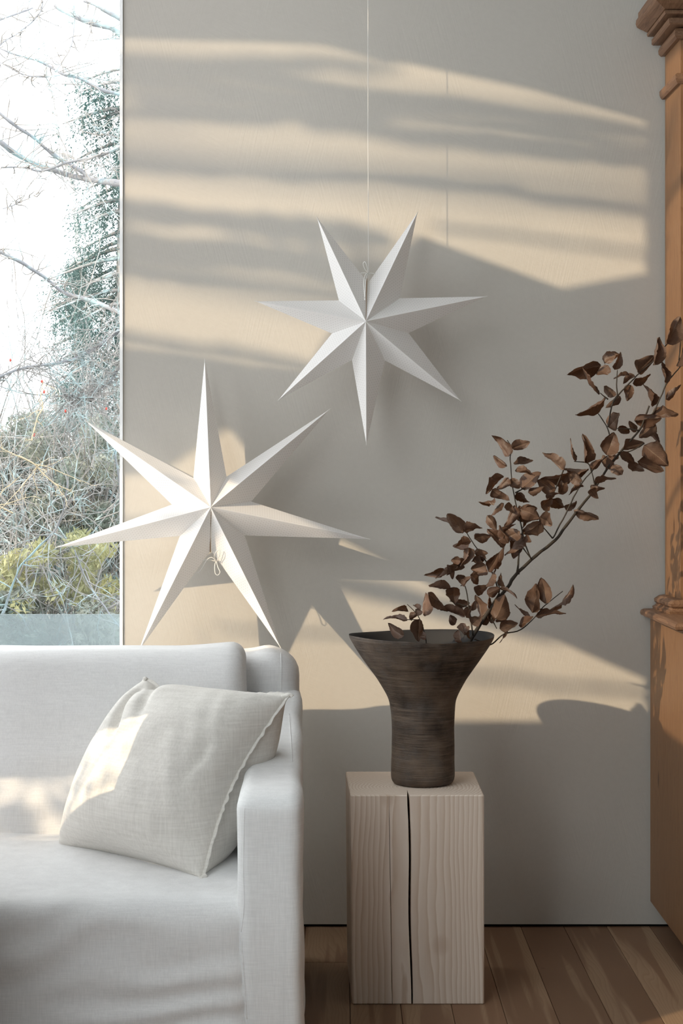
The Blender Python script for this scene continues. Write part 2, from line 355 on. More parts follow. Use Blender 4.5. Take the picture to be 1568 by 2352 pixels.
# ================================================================== SOFA
sofa = thing('sofa', 'white linen slipcovered sofa in front of the tall window', 'sofa', (-1.15, -.75, 0))
SXL = -2.22
def XO(y): return lerp(-.117, -.081, min(1, max(0, (-y-.2)/1.25)))          # outer side line of the right arm
# back frame
def wback(m, p):
    x = lerp(SXL, -.117, (p[0]+1)/2) if False else m.x + (SXL-.117)/2
    y = m.y - .41; z = m.z + .445
    q = Vector((x, y, z)); y += wr(q, 5, .012); z += wr(q, 6, .010)*(1 if p[2] > .5 else 0) + .012*math.exp(-((x+.20)/.035)**2)*(1 if p[2] > .8 else 0)
    y += .006*math.sin(x*46+z*30)*sstep(.5, .8, z)*sstep(-.36, -.2, x)
    y += .02*sstep(.5, .9, z)
    return Vector((x, y, z))
v, f = rbox(((-.117-SXL)/2, .11, .42), .06, (150, 14, 40), wback); mesh_obj('back_frame', v, f, M['linen'], sofa)
# seat body with front skirt
SF = -1.43
def wseat(m, p):
    x = m.x + (SXL+.12-.185)/2; y = m.y + (SF-.45)/2; z = m.z + .23
    q = Vector((x, y, z))
    top = sstep(.3, .42, z); fr = sstep(-1.2, -1.4, y)
    z += .018*math.sin(max(0, min(1, (-y-.5)/.9))*math.pi)*top + wr(q, 3.2, .010)*top + wr(q, 9, .005, (1, .4, 1))*top
    # drapery folds: horizontal soft wrinkles on the front, radiating from the right arm joint
    dist = (-.24-x); y += fr*(1-top*.6)*(wr(q, 4, .008, (.5, 1, 2.2)) + .0065*math.sin(z*75+dist*9+noise.noise(q*5)*5)*(.35+noise.noise(q*3.1+Vector((5, 0, 0)))))
    y += .006*math.sin((x*math.cos(.4)+z*1.2)*42+noise.noise(q*4)*6)*fr*.5*(noise.noise(q*2.3)+.3)
    x += .030*(1-sstep(.0, .36, z))*0
    return Vector((x, y, z))
v, f = rbox(((-.185-SXL-.12)/2, (-.45-SF)/2, .21), .055, (150, 70, 44), wseat); mesh_obj('seat', v, f, M['linen'], sofa)
# back cushion (long, leaning)
def wcush(m, p):
    bx = (SXL+.12-.249)/2; x = m.x+bx; z = m.z+.655; t = (z-.42)/.47
    q = Vector((x, m.y, z)); y = m.y + lerp(-.70, -.56, t)
    y -= .025*(1-abs(2*t-1)**2.5)*(1 if p[1] < 0 else 0) - wr(q, 4, .010)
    edge = 1-sstep(.0, .2, -.249-x)
    z += wr(q, 3, .006) + .010*edge*sstep(.7, .9, z) - .0
    y += .003*math.sin(z*48+wr(q, 3, 4))*sstep(.1, .5, noise.noise(q*2)+.4)
    x -= .006*math.cos(t*7)*edge
    return Vector((x, y, z))
v, f = rbox(((-.249-SXL-.12)/2, .10, .238), .045, (150, 20, 46), wcush); mesh_obj('back_cushion', v, f, M['linen'], sofa)
# arms
def arm_top(y):
    t = (-y)
    pts = [(1.45, .655), (1.36, .668), (1.2, .668), (1.0, .683), (.8, .712), (.62, .748), (.50, .772), (.2, .775)]
    for (a, za), (b, zb) in zip(pts[:-1], pts[1:]):
        if a >= t >= b: return lerp(za, zb, sstep(a, b, t) if False else (a-t)/(a-b))
    return pts[0][1] if t > 1.45 else pts[-1][1]
def make_arm(side):
    def wa(m, p):
        y = m.y + (SF-.32)/2 - .004; zt = arm_top(y); s = (m.z+.33)/.66; z = .015 + s*(zt-.015)
        if side > 0:
            xo = XO(y); xi = -.226 + .018*(1-sstep(.05, .4, z)); c = (xo+xi)/2; hw = (xo-xi)/2; x = c + m.x/.0715*hw
            x += .006*(1-sstep(.0, .5, z))
        else: x = SXL-.0 + .0715 + m.x
        q = Vector((x, y, z)); n1 = wr(q, 7, .006); x += n1; y += wr(q+Vector((3, 3, 3)), 6, .007); z += wr(q, 8, .004)
        return Vector((x, y, z))
    v, f = rbox((.0715, (-.32-SF)/2, .33), .030, (22, 60, 60), wa); return mesh_obj('arm', v, f, M['linen'], sofa)
make_arm(1); make_arm(-1)
def seam(name, pts, r=.0022, mat='linen', par=None, j=0.0):
    pp = spline(pts, 6); pp = [p+Vector((R.uniform(-j, j), 0, R.uniform(-j, j))) for p in pp]
    return MB().tube(pp, r, 5).obj(name, M[mat], par or sofa, True)
from mathutils.bvhtree import BVHTree
def hitter(obs):
    vv = []; ff = []
    for o_ in obs:
        b = len(vv); vv += [v_.co.copy() for v_ in o_.data.vertices]; ff += [tuple(b+k for k in p_.vertices) for p_ in o_.data.polygons]
    t = BVHTree.FromPolygons(vv, ff); c_ = Vector((0, -CY, CH))
    def hit(px, py):
        h_ = t.ray_cast(c_, P(px, py, 1)-c_); return h_[0]
    return hit
SH_ = hitter([q for q in sofa.children])
def seam2(pts, r=.0013, out=.0002):
    q = spline([(a, b, 0) for a, b in pts], 8); pp = [SH_(p.x, p.y) for p in q]; pp = [p+Vector((0, -out, 0)) for p in pp if p is not None]
    return MB().tube(pp, r, 6).obj('seam', M['linen'], sofa, True)
seam2([(645, 1500), (646, 1540), (646, 1585)]); seam2([(553, 2142), (556, 2180), (562, 2260), (567, 2340)], .0020)
seam2([(562, 1856), (560, 1900), (559, 2000), (560, 2080), (554, 2140)], .0009)
seam2([(664, 1640), (668, 1700), (671, 1750)], .0011)

# ================================================================== PILLOW
pil = thing('throw_pillow', 'large natural linen pillow leaning against the sofa arm', 'pillow', P(300, 1985, 3.9))
BL, BR, TL, TR = P(136, 1948, 4.02), P(462, 2018, 3.66), P(332, 1562, 4.10), P(660, 1598, 3.86)
un = ((BR-BL)+(TR-TL)).normalized(); vn = ((TL-BL)+(TR-BR)).normalized(); nn = un.cross(vn).normalized()
def pil_pt(u, v_, side):
    p = BL.lerp(BR, u).lerp(TL.lerp(TR, u), v_)
    cu = (abs(2*u-1)); cv = (abs(2*v_-1))
    # edges curve inward between the corners
    c = (BL+BR+TL+TR)/4
    inw = (.085 if u > .5 else -.05)*(1-cv**2)*cu**6 + .03*(1-cu**2)*cv**6
    p = p.lerp(c, inw/.25*.5)
    th = ((1-cu**2.6)*(1-cv**2.6))
    th = max(0, th)**.52
    T = (.150 if side > 0 else .185)*th
    q = Vector((u*3, v_*3, side*2.0)); T += th*(noise.noise(q)*.012 + noise.noise(q*2.4)*.006)
    # crease from the folded top left, and small pulls near the right seam
    if side > 0:
        s = (u-.20)+(1-v_)*-.42+.10; cr = math.exp(-(s/.035)**2)*sstep(.45, .72, v_)*(1-sstep(.86, .99, v_)); T -= .028*cr
        s2 = (u-.36)+(1-v_)*-.5+.10; T -= .016*math.exp(-(s2/.03)**2)*sstep(.6, .8, v_)*(1-sstep(.9, 1, v_))
        T += .004*math.sin((u*9+v_*4)*6)*th*sstep(.55, .9, u)*.6
        T -= .012*math.exp(-((u-.86-.1*(v_-.5))/.03)**2)*math.exp(-((v_-.52)/.10)**2)
    top = .030*math.exp(-((u-.20)/.10)**2)*sstep(.8, 1, v_)
    return p + nn*T*side - vn*top + Vector((0, 0, 0))
N = 70; v = []; f = []; seen = {}
for side in (1, -1):
    for j in range(N+1):
        for i in range(N+1):
            ed = i in (0, N) or j in (0, N)
            k = (i, j, 0 if ed else side)
            if k not in seen:
                a = .5-.5*math.cos(math.pi*i/N); b = .5-.5*math.cos(math.pi*j/N); seen[k] = len(v); v.append(pil_pt(lerp(i/N, a, .6), lerp(j/N, b, .6), side))
    for j in range(N):
        for i in range(N):
            q = [seen[(a, b, 0 if (a in (0, N) or b in (0, N)) else side)] for a, b in ((i, j), (i+1, j), (i+1, j+1), (i, j+1))]
            f.append(tuple(q) if side > 0 else tuple(reversed(q)))
mesh_obj('cover', v, f, M['pillow'], pil)
def pedge(a, b, n=60):
    out = []
    for k in range(n+1):
        t = k/n; u, v_ = lerp(a[0], b[0], t), lerp(a[1], b[1], t); out.append(pil_pt(u, v_, 1))
    return out
for a, b in (((1, 0), (1, 1)), ((0, 0), (1, 0)), ((0, 1), (1, 1)), ((0, 0), (0, 1))):     # flat ruffled flange sewn round the edge
    pts = pedge(a, b, 90); fv = []; ff = []
    cen = (BL+BR+TL+TR)/4
    for k, p in enumerate(pts):
        out = (p-cen); out = (out-nn*out.dot(nn)); e = (pts[min(k+1, 90)]-pts[max(k-1, 0)]).normalized(); out = (out-e*out.dot(e)).normalized()
        wv = .004*noise.noise(Vector((k*.35, a[0]*7+b[1]*3, 0))) ; wdt = .008+.004*noise.noise(Vector((k*.3, 9, a[1]*5)))
        fv += [tuple(p-out*.003+nn*.0012), tuple(p+out*wdt+nn*(wv*1.5+.0012)), tuple(p+out*wdt+nn*(wv*1.5-.0012)), tuple(p-out*.003-nn*.0012)]
        if k: bb = (k-1)*4; ff += [tuple(bb+i for i in (s, (s+1) % 4, (s+1) % 4+4, s+4)) for s in range(4)]
    mesh_obj('edge_flange', fv, ff, M['pillow'], pil)
for c, dirv in ((TL, (-.4, .0, 1)), (TR, (1, 0, .3)), (BR, (-.5, -.3, -.3)), (BL, (-1, 0, .2))):   # curled corner ears
    d = Vector(dirv).normalized(); ear = [c-d*.014, c-d*.004, c+d*.004+Vector((.003, -.002, .001)), c+d*.005+Vector((.007, -.003, -.003))]
    MB().tube(spline(ear, 4), [.006]*8+[.005]*5, 7).obj('corner_tuft', M['pillow'], pil, True)

# ================================================================== WOOD BLOCK TABLE
blk = thing('block_side_table', 'pale pine block side table with a long black crack, under the vase', 'side table', (.193, -.56, 0))
def blk_sec(z, off):
    t = z/.534; w0 = .0022+.0012*math.sin(t*3)+(.0008 if t > .9 else 0)
    def fx(px): return (px-HX)/900.0
    # outline (x, y) counter-clockwise, front edge y=-.73
    xl, xr = fx(lerp(809, 805, t)), fx(1111.5); yf, yb = -.73, -.385; r = .0035
    cx = fx(lerp(945, 938, t)+1.5*math.sin(t*9+1)); cx2 = fx(lerp(900.5, 893, t)+4*math.sin(t*2.2)*0-(13 if t > .95 else 0)*0)
    h1 = .0007 if t < .93 else .0002
    pts = [(xl+r, yf), (cx2-h1, yf), (cx2, yf+.03), (cx2+h1, yf), (cx-w0, yf), (cx-w0*.45, yf+.03), (cx, yf+.075), (cx+w0*.45, yf+.03), (cx+w0, yf), (xr-r, yf), (xr, yf+r), (xr+.0005, yb-r), (xr+.0005-r, yb), (-.0085 + xl, yb), (-.0085+xl-r, yb-r), (xl, yf+r)]
    out = []
    for x, y in pts: out.append(Vector((x+(.0025 if x < .19 and off else -.0025 if off else 0)*(1 if abs(x-cx) > .05 and abs(x-cx2) > .02 else 0), y+((.0025 if y < -.5 else -.0025) if off and (y < -.729 or y > -.4) else 0), z)))
    return out
zs = [(.0, True), (.0025, False)]+[(.02+.03*k, False) for k in range(17)]+[(.5315, False), (.534, True)]
v = []; f = []
for z, off in zs: v += blk_sec(z, off)
n = 16
for i in range(len(zs)-1):
    for k in range(n): f.append((i*n+k, i*n+(k+1) % n, (i+1)*n+(k+1) % n, (i+1)*n+k))
for i, rev in ((0, True), (len(zs)-1, False)):
    tri = tessellate_polygon([[Vector((p.x, p.y, 0)) for p in v[i*n:i*n+n]]])
    for t in tri: f.append(tuple(i*n+k for k in t))
c0 = Vector((.193, -.56, 0))
o = mesh_obj('wood_block', [p-c0 for p in v], f, M['block'], blk, False); o.matrix_parent_inverse = Matrix(); 
bm = bmesh.new(); bm.from_mesh(o.data); bmesh.ops.recalc_face_normals(bm, faces=bm.faces); bm.to_mesh(o.data); bm.free()

# ================================================================== VASE
vas = thing('vase', 'dark brown stoneware vase with a flared rim on the pine block', 'vase', (.2155, -.56, .5345))
VC = Vector((.2155, -.56, 0))
prof = [(.0, .534), (.076, .534), (.083, .538), (.0845, .548), (.0835, .60), (.083, .684), (.0845, .72), (.0885, .755), (.098, .775), (.119, .812), (.150, .855), (.176, .892), (.1925, .919), (.1945, .923), (.1935, .9265)]
pin = [(.1935, .9265), (.190, .9265), (.186, .921), (.160, .880), (.130, .842), (.100, .81), (.080, .775), (.070, .74), (.068, .70), (.068, .58), (.060, .56), (0, .556)]
def lathe(pr, name, mat, par, seg=120):
    pts = [Vector((a, b, 0)) for a, b in pr]; pp = []
    for i in range(len(pts)-1):
        k = max(1, int((pts[i+1]-pts[i]).length/.006)); pp += [pts[i].lerp(pts[i+1], j/k) for j in range(k)]
    pp.append(pts[-1])
    for _ in range(3):
        pp = [pp[0]]+[(pp[i-1]+pp[i]*2+pp[i+1])/4 for i in range(1, len(pp)-1)]+[pp[-1]]
    v = []; f = []
    for p in pp:
        for k in range(seg):
            a = 2*math.pi*k/seg; r = p.x; z = p.y
            if r > .01:
                q = Vector((math.cos(a)*1.2, math.sin(a)*1.2, z*7)); r += noise.noise(q)*.0022+noise.noise(q*3)*.0007; z += .0035*math.sin(2*a+.6)*sstep(.85, .92, z)+noise.noise(Vector((math.cos(a)*2, math.sin(a)*2, 0)))*.002*sstep(.85, .92, z)
            cx = -.0035*sstep(.7, .92, z)
            v.append((VC.x+cx+r*math.cos(a), VC.y+r*math.sin(a), z))
    for i in range(len(pp)-1):
        for k in range(seg): f.append((i*seg+k, i*seg+(k+1) % seg, (i+1)*seg+(k+1) % seg, (i+1)*seg+k))
    return mesh_obj(name, v, f, mat, par)
lathe(prof, 'body', M['vase'], vas); lathe(pin, 'inside', M['vase_in'], vas)

# ================================================================== BEECH BRANCH
def A(x, y): return (980+x/2.6667, 700+y/2.6667)
def B(x, y): return (860+x/3.136, 1240+y/3.136)
def bd(px, py):  # distance of the branch at this pixel
    return lerp(4.36, 4.52, sstep(1000, 1550, px))
br = thing('beech_branch', 'long dry beech branch with curled brown leaves standing in the dark vase', 'branch', P(1075, 1500, 4.37))
sp = thing('beech_sprig', 'short dry beech sprig drooping at the left side of the vase rim', 'branch', P(960, 1500, 4.37))
def stem(pts, conv, r0, r1, par, dz=0.0, name='stem'):
    pp = [P(*conv(x, y), bd(*conv(x, y))+dz) for x, y in pts]
    pp = spline(pp, 5); n_ = len(pp); pp = [p+Vector((noise.noise(p*40), noise.noise(p*40+Vector((9, 0, 0)))*2, noise.noise(p*40+Vector((0, 9, 0)))))*.0016 for p in pp]
    rr = [lerp(r0, r1, i/(n_-1))*(1+.25*max(0, noise.noise(pp[i]*60))) for i in range(n_)]
    return MB().tube(pp, rr, 7).obj(name, M['stem'], par, True)
ID = lambda x, y: (x, y)
stem([(985, 1720), (1000, 1640), (1030, 1560), (1066, 1495), (1096, 1444), (1130, 1392), (1166, 1348), (1179, 1326), (1220, 1285), (1275, 1240), (1295, 1214), (1329, 1169), (1359, 1131), (1392, 1079), (1430, 1030), (1467, 989), (1482, 955), (1490, 932)], ID, .0062, .0022, br)
stem([(1350, 700), (1400, 640), (1470, 480), (1550, 380), (1575, 330)], A, .0022, .0014, br, name='twig')
TW = [([(640, 1560), (600, 1460), (575, 1340), (540, 1200), (520, 1080), (510, 950), (520, 880), (490, 830)], A), ([(555, 1650), (565, 1530), (580, 1450), (590, 1400)], A),
      ([(770, 1430), (850, 1280), (930, 1120), (1010, 1020), (1100, 930), (1180, 900)], A), ([(1125, 830), (1100, 740), (1040, 655)], A),
      ([(1110, 750), (1140, 600), (1230, 490), (1320, 400), (1400, 330), (1470, 240), (1568, 160), (1600, 120)], A), ([(1165, 560), (1160, 470), (1165, 400)], A), ([(1110, 580), (1060, 540)], A),
      ([(900, 400), (860, 270), (800, 150), (700, 10), (640, -90)], B), ([(850, 460), (900, 370), (880, 300)], B), ([(710, 690), (680, 500), (655, 340), (620, 330)], B),
      ([(660, 480), (540, 440)], B), ([(720, 712), (830, 755), (930, 680), (1050, 650), (1150, 560), (1230, 470), (1355, 370)], B), ([(770, 1430), (700, 1350)], A),
      ([(1010, 1020), (980, 970), (900, 960)], A), ([(1030, 1110), (1010, 1020)], A), ([(540, 1150), (610, 1120)], A), ([(840, 1000), (780, 1150)], A), ([(1300, 770), (1240, 760), (1160, 760)], A),
      ([(1330, 850), (1240, 900), (1190, 890)], A), ([(1040, 20), (1130, 140)], B), ([(1040, 250), (1030, 160), (1050, 60)], B), ([(1020, 250), (1035, 130)], B), ([(840, 560), (880, 640)], B), ([(1545, 340), (1550, 220)], A)]
for pts, c in TW: stem(pts, c, .0021, .0011, br, -.004, name='twig')
stem([(395, 1100), (385, 900), (370, 720), (350, 640), (330, 580), (300, 530), (235, 465)], B, .0018, .0009, sp); stem([(330, 575), (240, 575), (215, 560)], B, .0012, .0008, sp, name='twig')
# leaf meshes
def leaf_mesh(seed):
    r = random.Random(seed); nu, nv = 14, 8; v = []; f = []; uv = []
    curl = r.uniform(.6, 2.3)*r.choice((1, 1, -1)); bend = r.uniform(-.5, .6); twist = r.uniform(-1.1, 1.1); fold = r.uniform(.15, .6)
    for i in range(nu+1):
        u = i/nu; wd = .5*(math.sin(math.pi*u**.80)**.8)*(1-.25*u) if 0 < u < 1 else 0
        wd *= 1+.16*noise.noise(Vector((u*7, seed*1.7, 0))); wd += .012*(i % 2)*(1 if 0 < i < nu else 0); ce = curl*(.4+u)
        for j in range(nv+1):
            s = -1+2*j/nv; y0 = s*wd; rad = 1/max(.2, abs(ce)*2.2); an = y0/rad if abs(ce) > .05 else 0
            y = rad*math.sin(an); z = rad*(1-math.cos(an))*(1 if ce > 0 else -1) + abs(s)*wd*fold*.35
            z += .020*math.sin(u*34+abs(s)*3)*abs(s)*wd*2 + .10*noise.noise(Vector((u*3.2, s*1.3, seed*3.1))) + .03*noise.noise(Vector((u*11, s*5, seed)))
            tw = twist*u; y, z = y*math.cos(tw)-z*math.sin(tw), y*math.sin(tw)+z*math.cos(tw)
            z += bend*u*u; x = u*(1-.15*abs(bend)) + .05*noise.noise(Vector((u*5, s*3, seed+9)))*abs(s)
            v.append((x, y, z))
    n1 = nv+1
    for i in range(nu):
        for j in range(nv):
            f.append((i*n1+j, (i+1)*n1+j, (i+1)*n1+j+1, i*n1+j+1)); uv.append([(a/nu, b/nv) for a, b in ((i, j), (i+1, j), (i+1, j+1), (i, j+1))])
    me = bpy.data.meshes.new('leaf'); me.from_pydata(v, [], f); me.materials.append(M['leaf']); ul = me.uv_layers.new(name='UVMap'); k = 0
    for q in uv:
        for c in q: ul.data[k].uv = c; k += 1
    me.polygons.foreach_set('use_smooth', [True]*len(f)); return me
LM = [leaf_mesh(s) for s in range(14)]
LA = """1470,240,1550,90,70 1390,370,1415,215,60 1290,410,1385,320,100 1065,370,870,395,80 1090,360,1190,280,80 1150,400,1205,310,60 1110,370,1045,440,60 1240,430,1150,430,30 1260,480,1385,455,60 1270,430,1210,480,50
1055,550,925,430,50 1160,550,1080,510,50 1090,570,950,690,45 1185,560,1100,620,50 1245,490,1225,580,50 1475,480,1430,360,60 1465,580,1568,510,60 1380,625,1360,485,70 1270,710,1420,680,80 1390,690,1530,635,60
1400,730,1310,810,70 1370,780,1425,840,40 1110,750,1190,680,100 1170,770,1250,760,50 1280,780,1240,720,40 1100,920,1160,790,90 1200,880,1320,850,50 1330,860,1465,970,115 1290,960,1435,1015,60 1180,920,1285,950,55
1175,930,1080,1005,55 1140,980,1190,1045,60 1240,960,1310,1025,50 980,970,990,810,80 910,960,850,845,45 840,1010,720,920,60 990,1010,850,1000,60 880,1030,720,1110,60 1010,1010,1060,950,50 950,1080,870,1040,60
1030,1100,1140,1040,50 960,1110,870,1140,40 1000,1110,1080,1135,40 1000,1130,1045,1175,50 810,1160,850,1070,50 900,1260,1040,1280,45 840,1240,930,1220,50 780,1150,690,1060,60 620,1150,710,1120,50 500,930,425,800,75
520,880,620,840,55 490,990,415,930,45 530,970,640,965,35 540,1015,650,1040,50 580,1130,680,1025,80 520,1060,560,1130,55 500,1060,440,1140,60 470,1050,350,1120,40 400,1130,480,1210,70 415,1185,335,1240,25
470,1215,365,1285,45 490,1215,520,1270,40 550,1150,620,1230,60 540,1230,500,1370,70 570,1250,690,1290,80 600,1260,670,1250,60 690,1300,770,1340,80 650,1290,590,1360,70 700,1330,600,1420,80 370,1290,435,1365,45
700,1240,760,1190,80 770,1190,840,1260,80 210,1390,100,1270,60 220,1400,150,1270,80 230,1390,325,1350,80 290,1430,390,1400,60 270,1450,175,1480,60 290,1500,220,1580,70 300,1520,355,1540,45 280,1560,350,1580,45
230,1590,160,1560,60 370,1620,285,1640,70 380,1620,470,1500,55 470,1490,390,1370,60 470,1410,520,1340,50 570,1390,480,1430,70 580,1400,510,1540,70 600,1420,630,1450,40 160,1600,50,1650,50 190,1600,130,1653,50 500,1460,440,1360,60
600,1330,570,1240,60 740,1200,800,1140,60 1120,1010,1080,930,60 1540,380,1575,250,60"""
LB = """680,20,580,50,60 1030,10,960,60,60 1040,10,980,120,70 690,60,650,180,70 720,80,800,110,50 790,150,700,140,50 800,180,710,230,80 820,230,895,110,60 620,150,560,140,50 640,180,580,210,60 530,180,560,275,50
500,210,390,300,45 600,250,640,330,60 630,330,690,270,50 690,250,760,310,60 550,355,405,335,35 570,340,560,445,90 385,380,535,480,55 570,460,665,480,30 800,340,860,220,50 930,340,910,250,45 720,370,800,350,60
810,390,890,350,70 900,350,1030,375,40 690,510,720,440,55 770,550,760,400,55 830,500,800,390,45 870,570,960,420,120 940,550,975,450,60 650,550,470,500,70 580,610,530,545,50 620,600,650,680,60 700,610,760,560,80
680,620,665,720,45 600,650,620,780,50 870,580,950,590,40 900,640,1020,600,80 1040,620,1150,570,50 1120,560,1000,500,45 1140,525,1190,325,95 1230,460,1240,275,70 1260,510,1470,410,60 1160,550,1355,520,45 960,650,930,740,25
660,560,700,480,60 760,600,820,540,70 850,600,800,500,60"""
LS = "240,510,145,490,35 235,580,85,525,50 250,570,320,530,60 330,510,280,475,50 360,550,385,400,65 325,570,300,720,90 210,690,80,640,60 370,690,310,700,50 335,540,300,500,50"
def leaves(txt, conv, sc, par):
    for tok in txt.split():
        x0_, y0_, x1_, y1_, wd = map(float, tok.split(',')); p0 = conv(x0_, y0_); p1 = conv(x1_, y1_); d0 = bd(*p0)+R.uniform(-.035, .025)
        a = P(*p0, d0); b = P(*p1, d0+R.uniform(-.018, .018)); ax = b-a; L = ax.length*1.12; wpx = wd/sc*d0/F
        dirv = ax.normalized(); view = Vector((0, 1, 0)); side = dirv.cross(view).normalized(); nrm = side.cross(dirv).normalized()
        W = max(wpx*1.5, L*.66); tilt = math.acos(max(-1, min(1, wpx*1.3/W)))*R.choice((-1, 1))
        s2 = side*math.cos(tilt)+nrm*math.sin(tilt); n2 = dirv.cross(s2).normalized()
        if R.random() < .5: n2 = -n2; s2 = -s2
        o = bpy.data.objects.new('leaf', R.choice(LM)); COL.objects.link(o); o.parent = par
        mt = Matrix((dirv*L, s2*W*1.05, n2*L*.8)).transposed().to_4x4(); mt.translation = a-Vector(par.location); o.matrix_local = mt
leaves(LA, A, 2.6667, br); leaves(LB, B, 3.136, br); leaves(LS, B, 3.136, sp)

# ================================================================== PAPER STARS
def star(name, label, cen, tips, vals, dist, depth, tilt, loc, group, tipd=None, split=None, lean=0.0):
    th = thing(name, label, 'paper star', loc, group); C = P(*cen, dist-depth); Cb = P(*cen, dist+depth); ld = lambda p: dist+lean*(cen[1]-p[1])
    n = len(tips); T = [P(*t, ld(t)) for t in tips]; V = [P(*t, ld(t)) for t in vals]   # V[i] between tip i and i+1
    for s, cc in ((1, C), (-1, Cb)):
        v = []; f = []; uv = []
        for i in range(n):
            for a_, b_ in ((T[i], V[i]), (V[i-1], T[i])):
                tip = T[i]; val = V[i] if a_ is T[i] else V[i-1]
                # small opening left along the split valley
                ccu = cc
                vv = val
                if split is not None and (i == split or (i-1) % n == split) and ((val is V[split])):
                    vv = val + ((tip-val).normalized())*.0022
                ax = (tip-ccu).normalized(); b = len(v); pr = [ccu, tip, vv] if a_ is T[i] else [ccu, vv, tip]
                if s < 0: pr = [pr[0], pr[2], pr[1]]
                v += pr; f.append((b, b+1, b+2)); q = []
                for p in pr: d = p-ccu; al = d.dot(ax); q.append((al, (d-ax*al).length))
                uv.append(q)
        mesh_obj('front_paper' if s > 0 else 'back_paper', v, f, M['paper'], th, False, uv)
    for t in T:
        d = (t-P(*cen, dist)).normalized(); MB().tube([t-d*.012, t-d*.002, t+d*.004], [.0016, .0012, .0006], 5).obj('point_tip', M['cord'], th)
    return th
D1 = 4.73
s1 = star('paper_star', 'hanging white seven-pointed paper star on a cord against the wall', (840, 738), [(728, 500), (958, 489), (1116, 681), (1057, 920), (841, 1020), (640, 918), (587, 692)],
          [(845, 650), (918, 685), (938, 765), (884, 828), (808, 827), (762, 766), (778, 690)], D1, .085, 0, P(840, 738, D1), None, split=0)
def cord(pts, r, par, d, mat='cord', name='tie_cord'): return MB().tube(spline([P(x, y, d+dz) for x, y, dz in pts], 5), r, 6).obj(name, M[mat], par, True)
hang = [P(845, -10, D1), P(845, 300, D1), P(846, 626, D1)]; hang[0].z = H
MB().tube(hang, .0009, 6).obj('hanging_cord', M['cord'], s1)
cord([(828, 627, -.01), (838, 627, -.012), (846, 628, -.012), (852, 627, -.012), (861, 629, -.01)], .0012, s1, D1)
cord([(845, 627, -.012), (838, 618, -.02), (834, 606, -.026), (838, 601, -.03), (843, 612, -.03), (845, 626, -.015)], .0013, s1, D1)
cord([(845, 626, -.012), (839, 632, -.03), (836, 645, -.045), (836, 660, -.055), (837, 675, -.062), (838, 690, -.07)], .0017, s1, D1)
cord([(845, 627, -.012), (842, 634, -.03), (840, 645, -.045), (839, 660, -.055), (838, 676, -.064), (837, 684, -.07)], .0016, s1, D1)
D2 = 4.745
s2 = star('paper_star', 'white seven-pointed paper star propped on the sofa back beside the window', (484, 1165), [(470, 825), (757, 940), (847, 1238), (645, 1489), (319, 1494), (130, 1257), (196, 966)],
          [(520, 1095), (577, 1152), (562, 1230), (484, 1264), (413, 1231), (395, 1159), (444, 1098)], D2, .095, 0, P(645, 1489, D2-.10), None, split=3, lean=.00030)
cord([(466, 1287, -.01), (480, 1286, -.012), (495, 1289, -.014), (502, 1288, -.01)], .0012, s2, D2-.035)
cord([(495, 1289, -.014), (488, 1281, -.02), (478, 1283, -.02), (470, 1294, -.02), (462, 1308, -.02), (454, 1316, -.02)], .0013, s2, D2-.035)
cord([(496, 1289, -.014), (493, 1300, -.025), (494, 1316, -.03), (500, 1321, -.03), (505, 1314, -.03), (500, 1302, -.025), (497, 1290, -.015)], .0013, s2, D2-.035)
cord([(496, 1289, -.014), (492, 1278, -.03), (496, 1268, -.04), (504, 1262, -.045), (504, 1274, -.04), (498, 1288, -.02)], .0012, s2, D2-.035)
ld2 = lambda y: D2+.00030*(1165-y)
for s_, pts in ((s1, [(842, 640, -.0), (841, 680, -.038), (840, 735, -.085)]), (s2, [(483, 1268, .0), (483, 1225, -.035), (485, 1175, -.088)])):
    d_ = D1 if s_ is s1 else D2; q = [P(x, y, d_+z) for x, y, z in pts]
    if s_ is s2: q = [P(x, y, ld2(y)+z) for x, y, z in pts]
    MB().tube([p+Vector((0, -.001, 0)) for p in q], [.0016, .0012, .0006], 5).obj('seam_gap', plain('brown_gap', (.25, .16, .09), .8), s_)

# ================================================================== CABINET
cab = thing('pine_cabinet', 'tall amber pine cabinet with a crown cornice at the right wall edge', 'cabinet', (1.3, -.25, 0))
XU, XL_, DU, DL, XE = .966, .922, .205, .50, 2.1; YB = -.012
def sweep(name, prof, X, D, mat, dx=.006):
    """moulding profile (offset, z) wrapped round the left side and the front with a mitred corner"""
    v = []; f = []; n_ = len(prof)
    for o_, z in prof: v += [(X-o_, YB, z), (X+dx-o_, -D-o_, z), (XE+o_*0, -D-o_, z)]
    for i in range(n_-1):
        for k in range(2): a = i*3+k; f.append((a, a+1, a+4, a+3))
    # close the section towards the carcass
    for i, z in ((0, prof[0][1]), (n_-1, prof[-1][1])):
        b = len(v); v += [(X+.02, YB, z), (X+.02, -D+.02, z), (XE, -D+.02, z)]
        for k in range(2): f.append((i*3+k, i*3+k+1, b+k+1, b+k))
    f.append(tuple([i*3 for i in range(n_)]+[len(v)-3, len(v)-6]))
    o = mesh_obj(name, v, f, mat, cab, False); bm = bmesh.new(); bm.from_mesh(o.data); bmesh.ops.recalc_face_normals(bm, faces=bm.faces); bm.to_mesh(o.data); bm.free(); return o
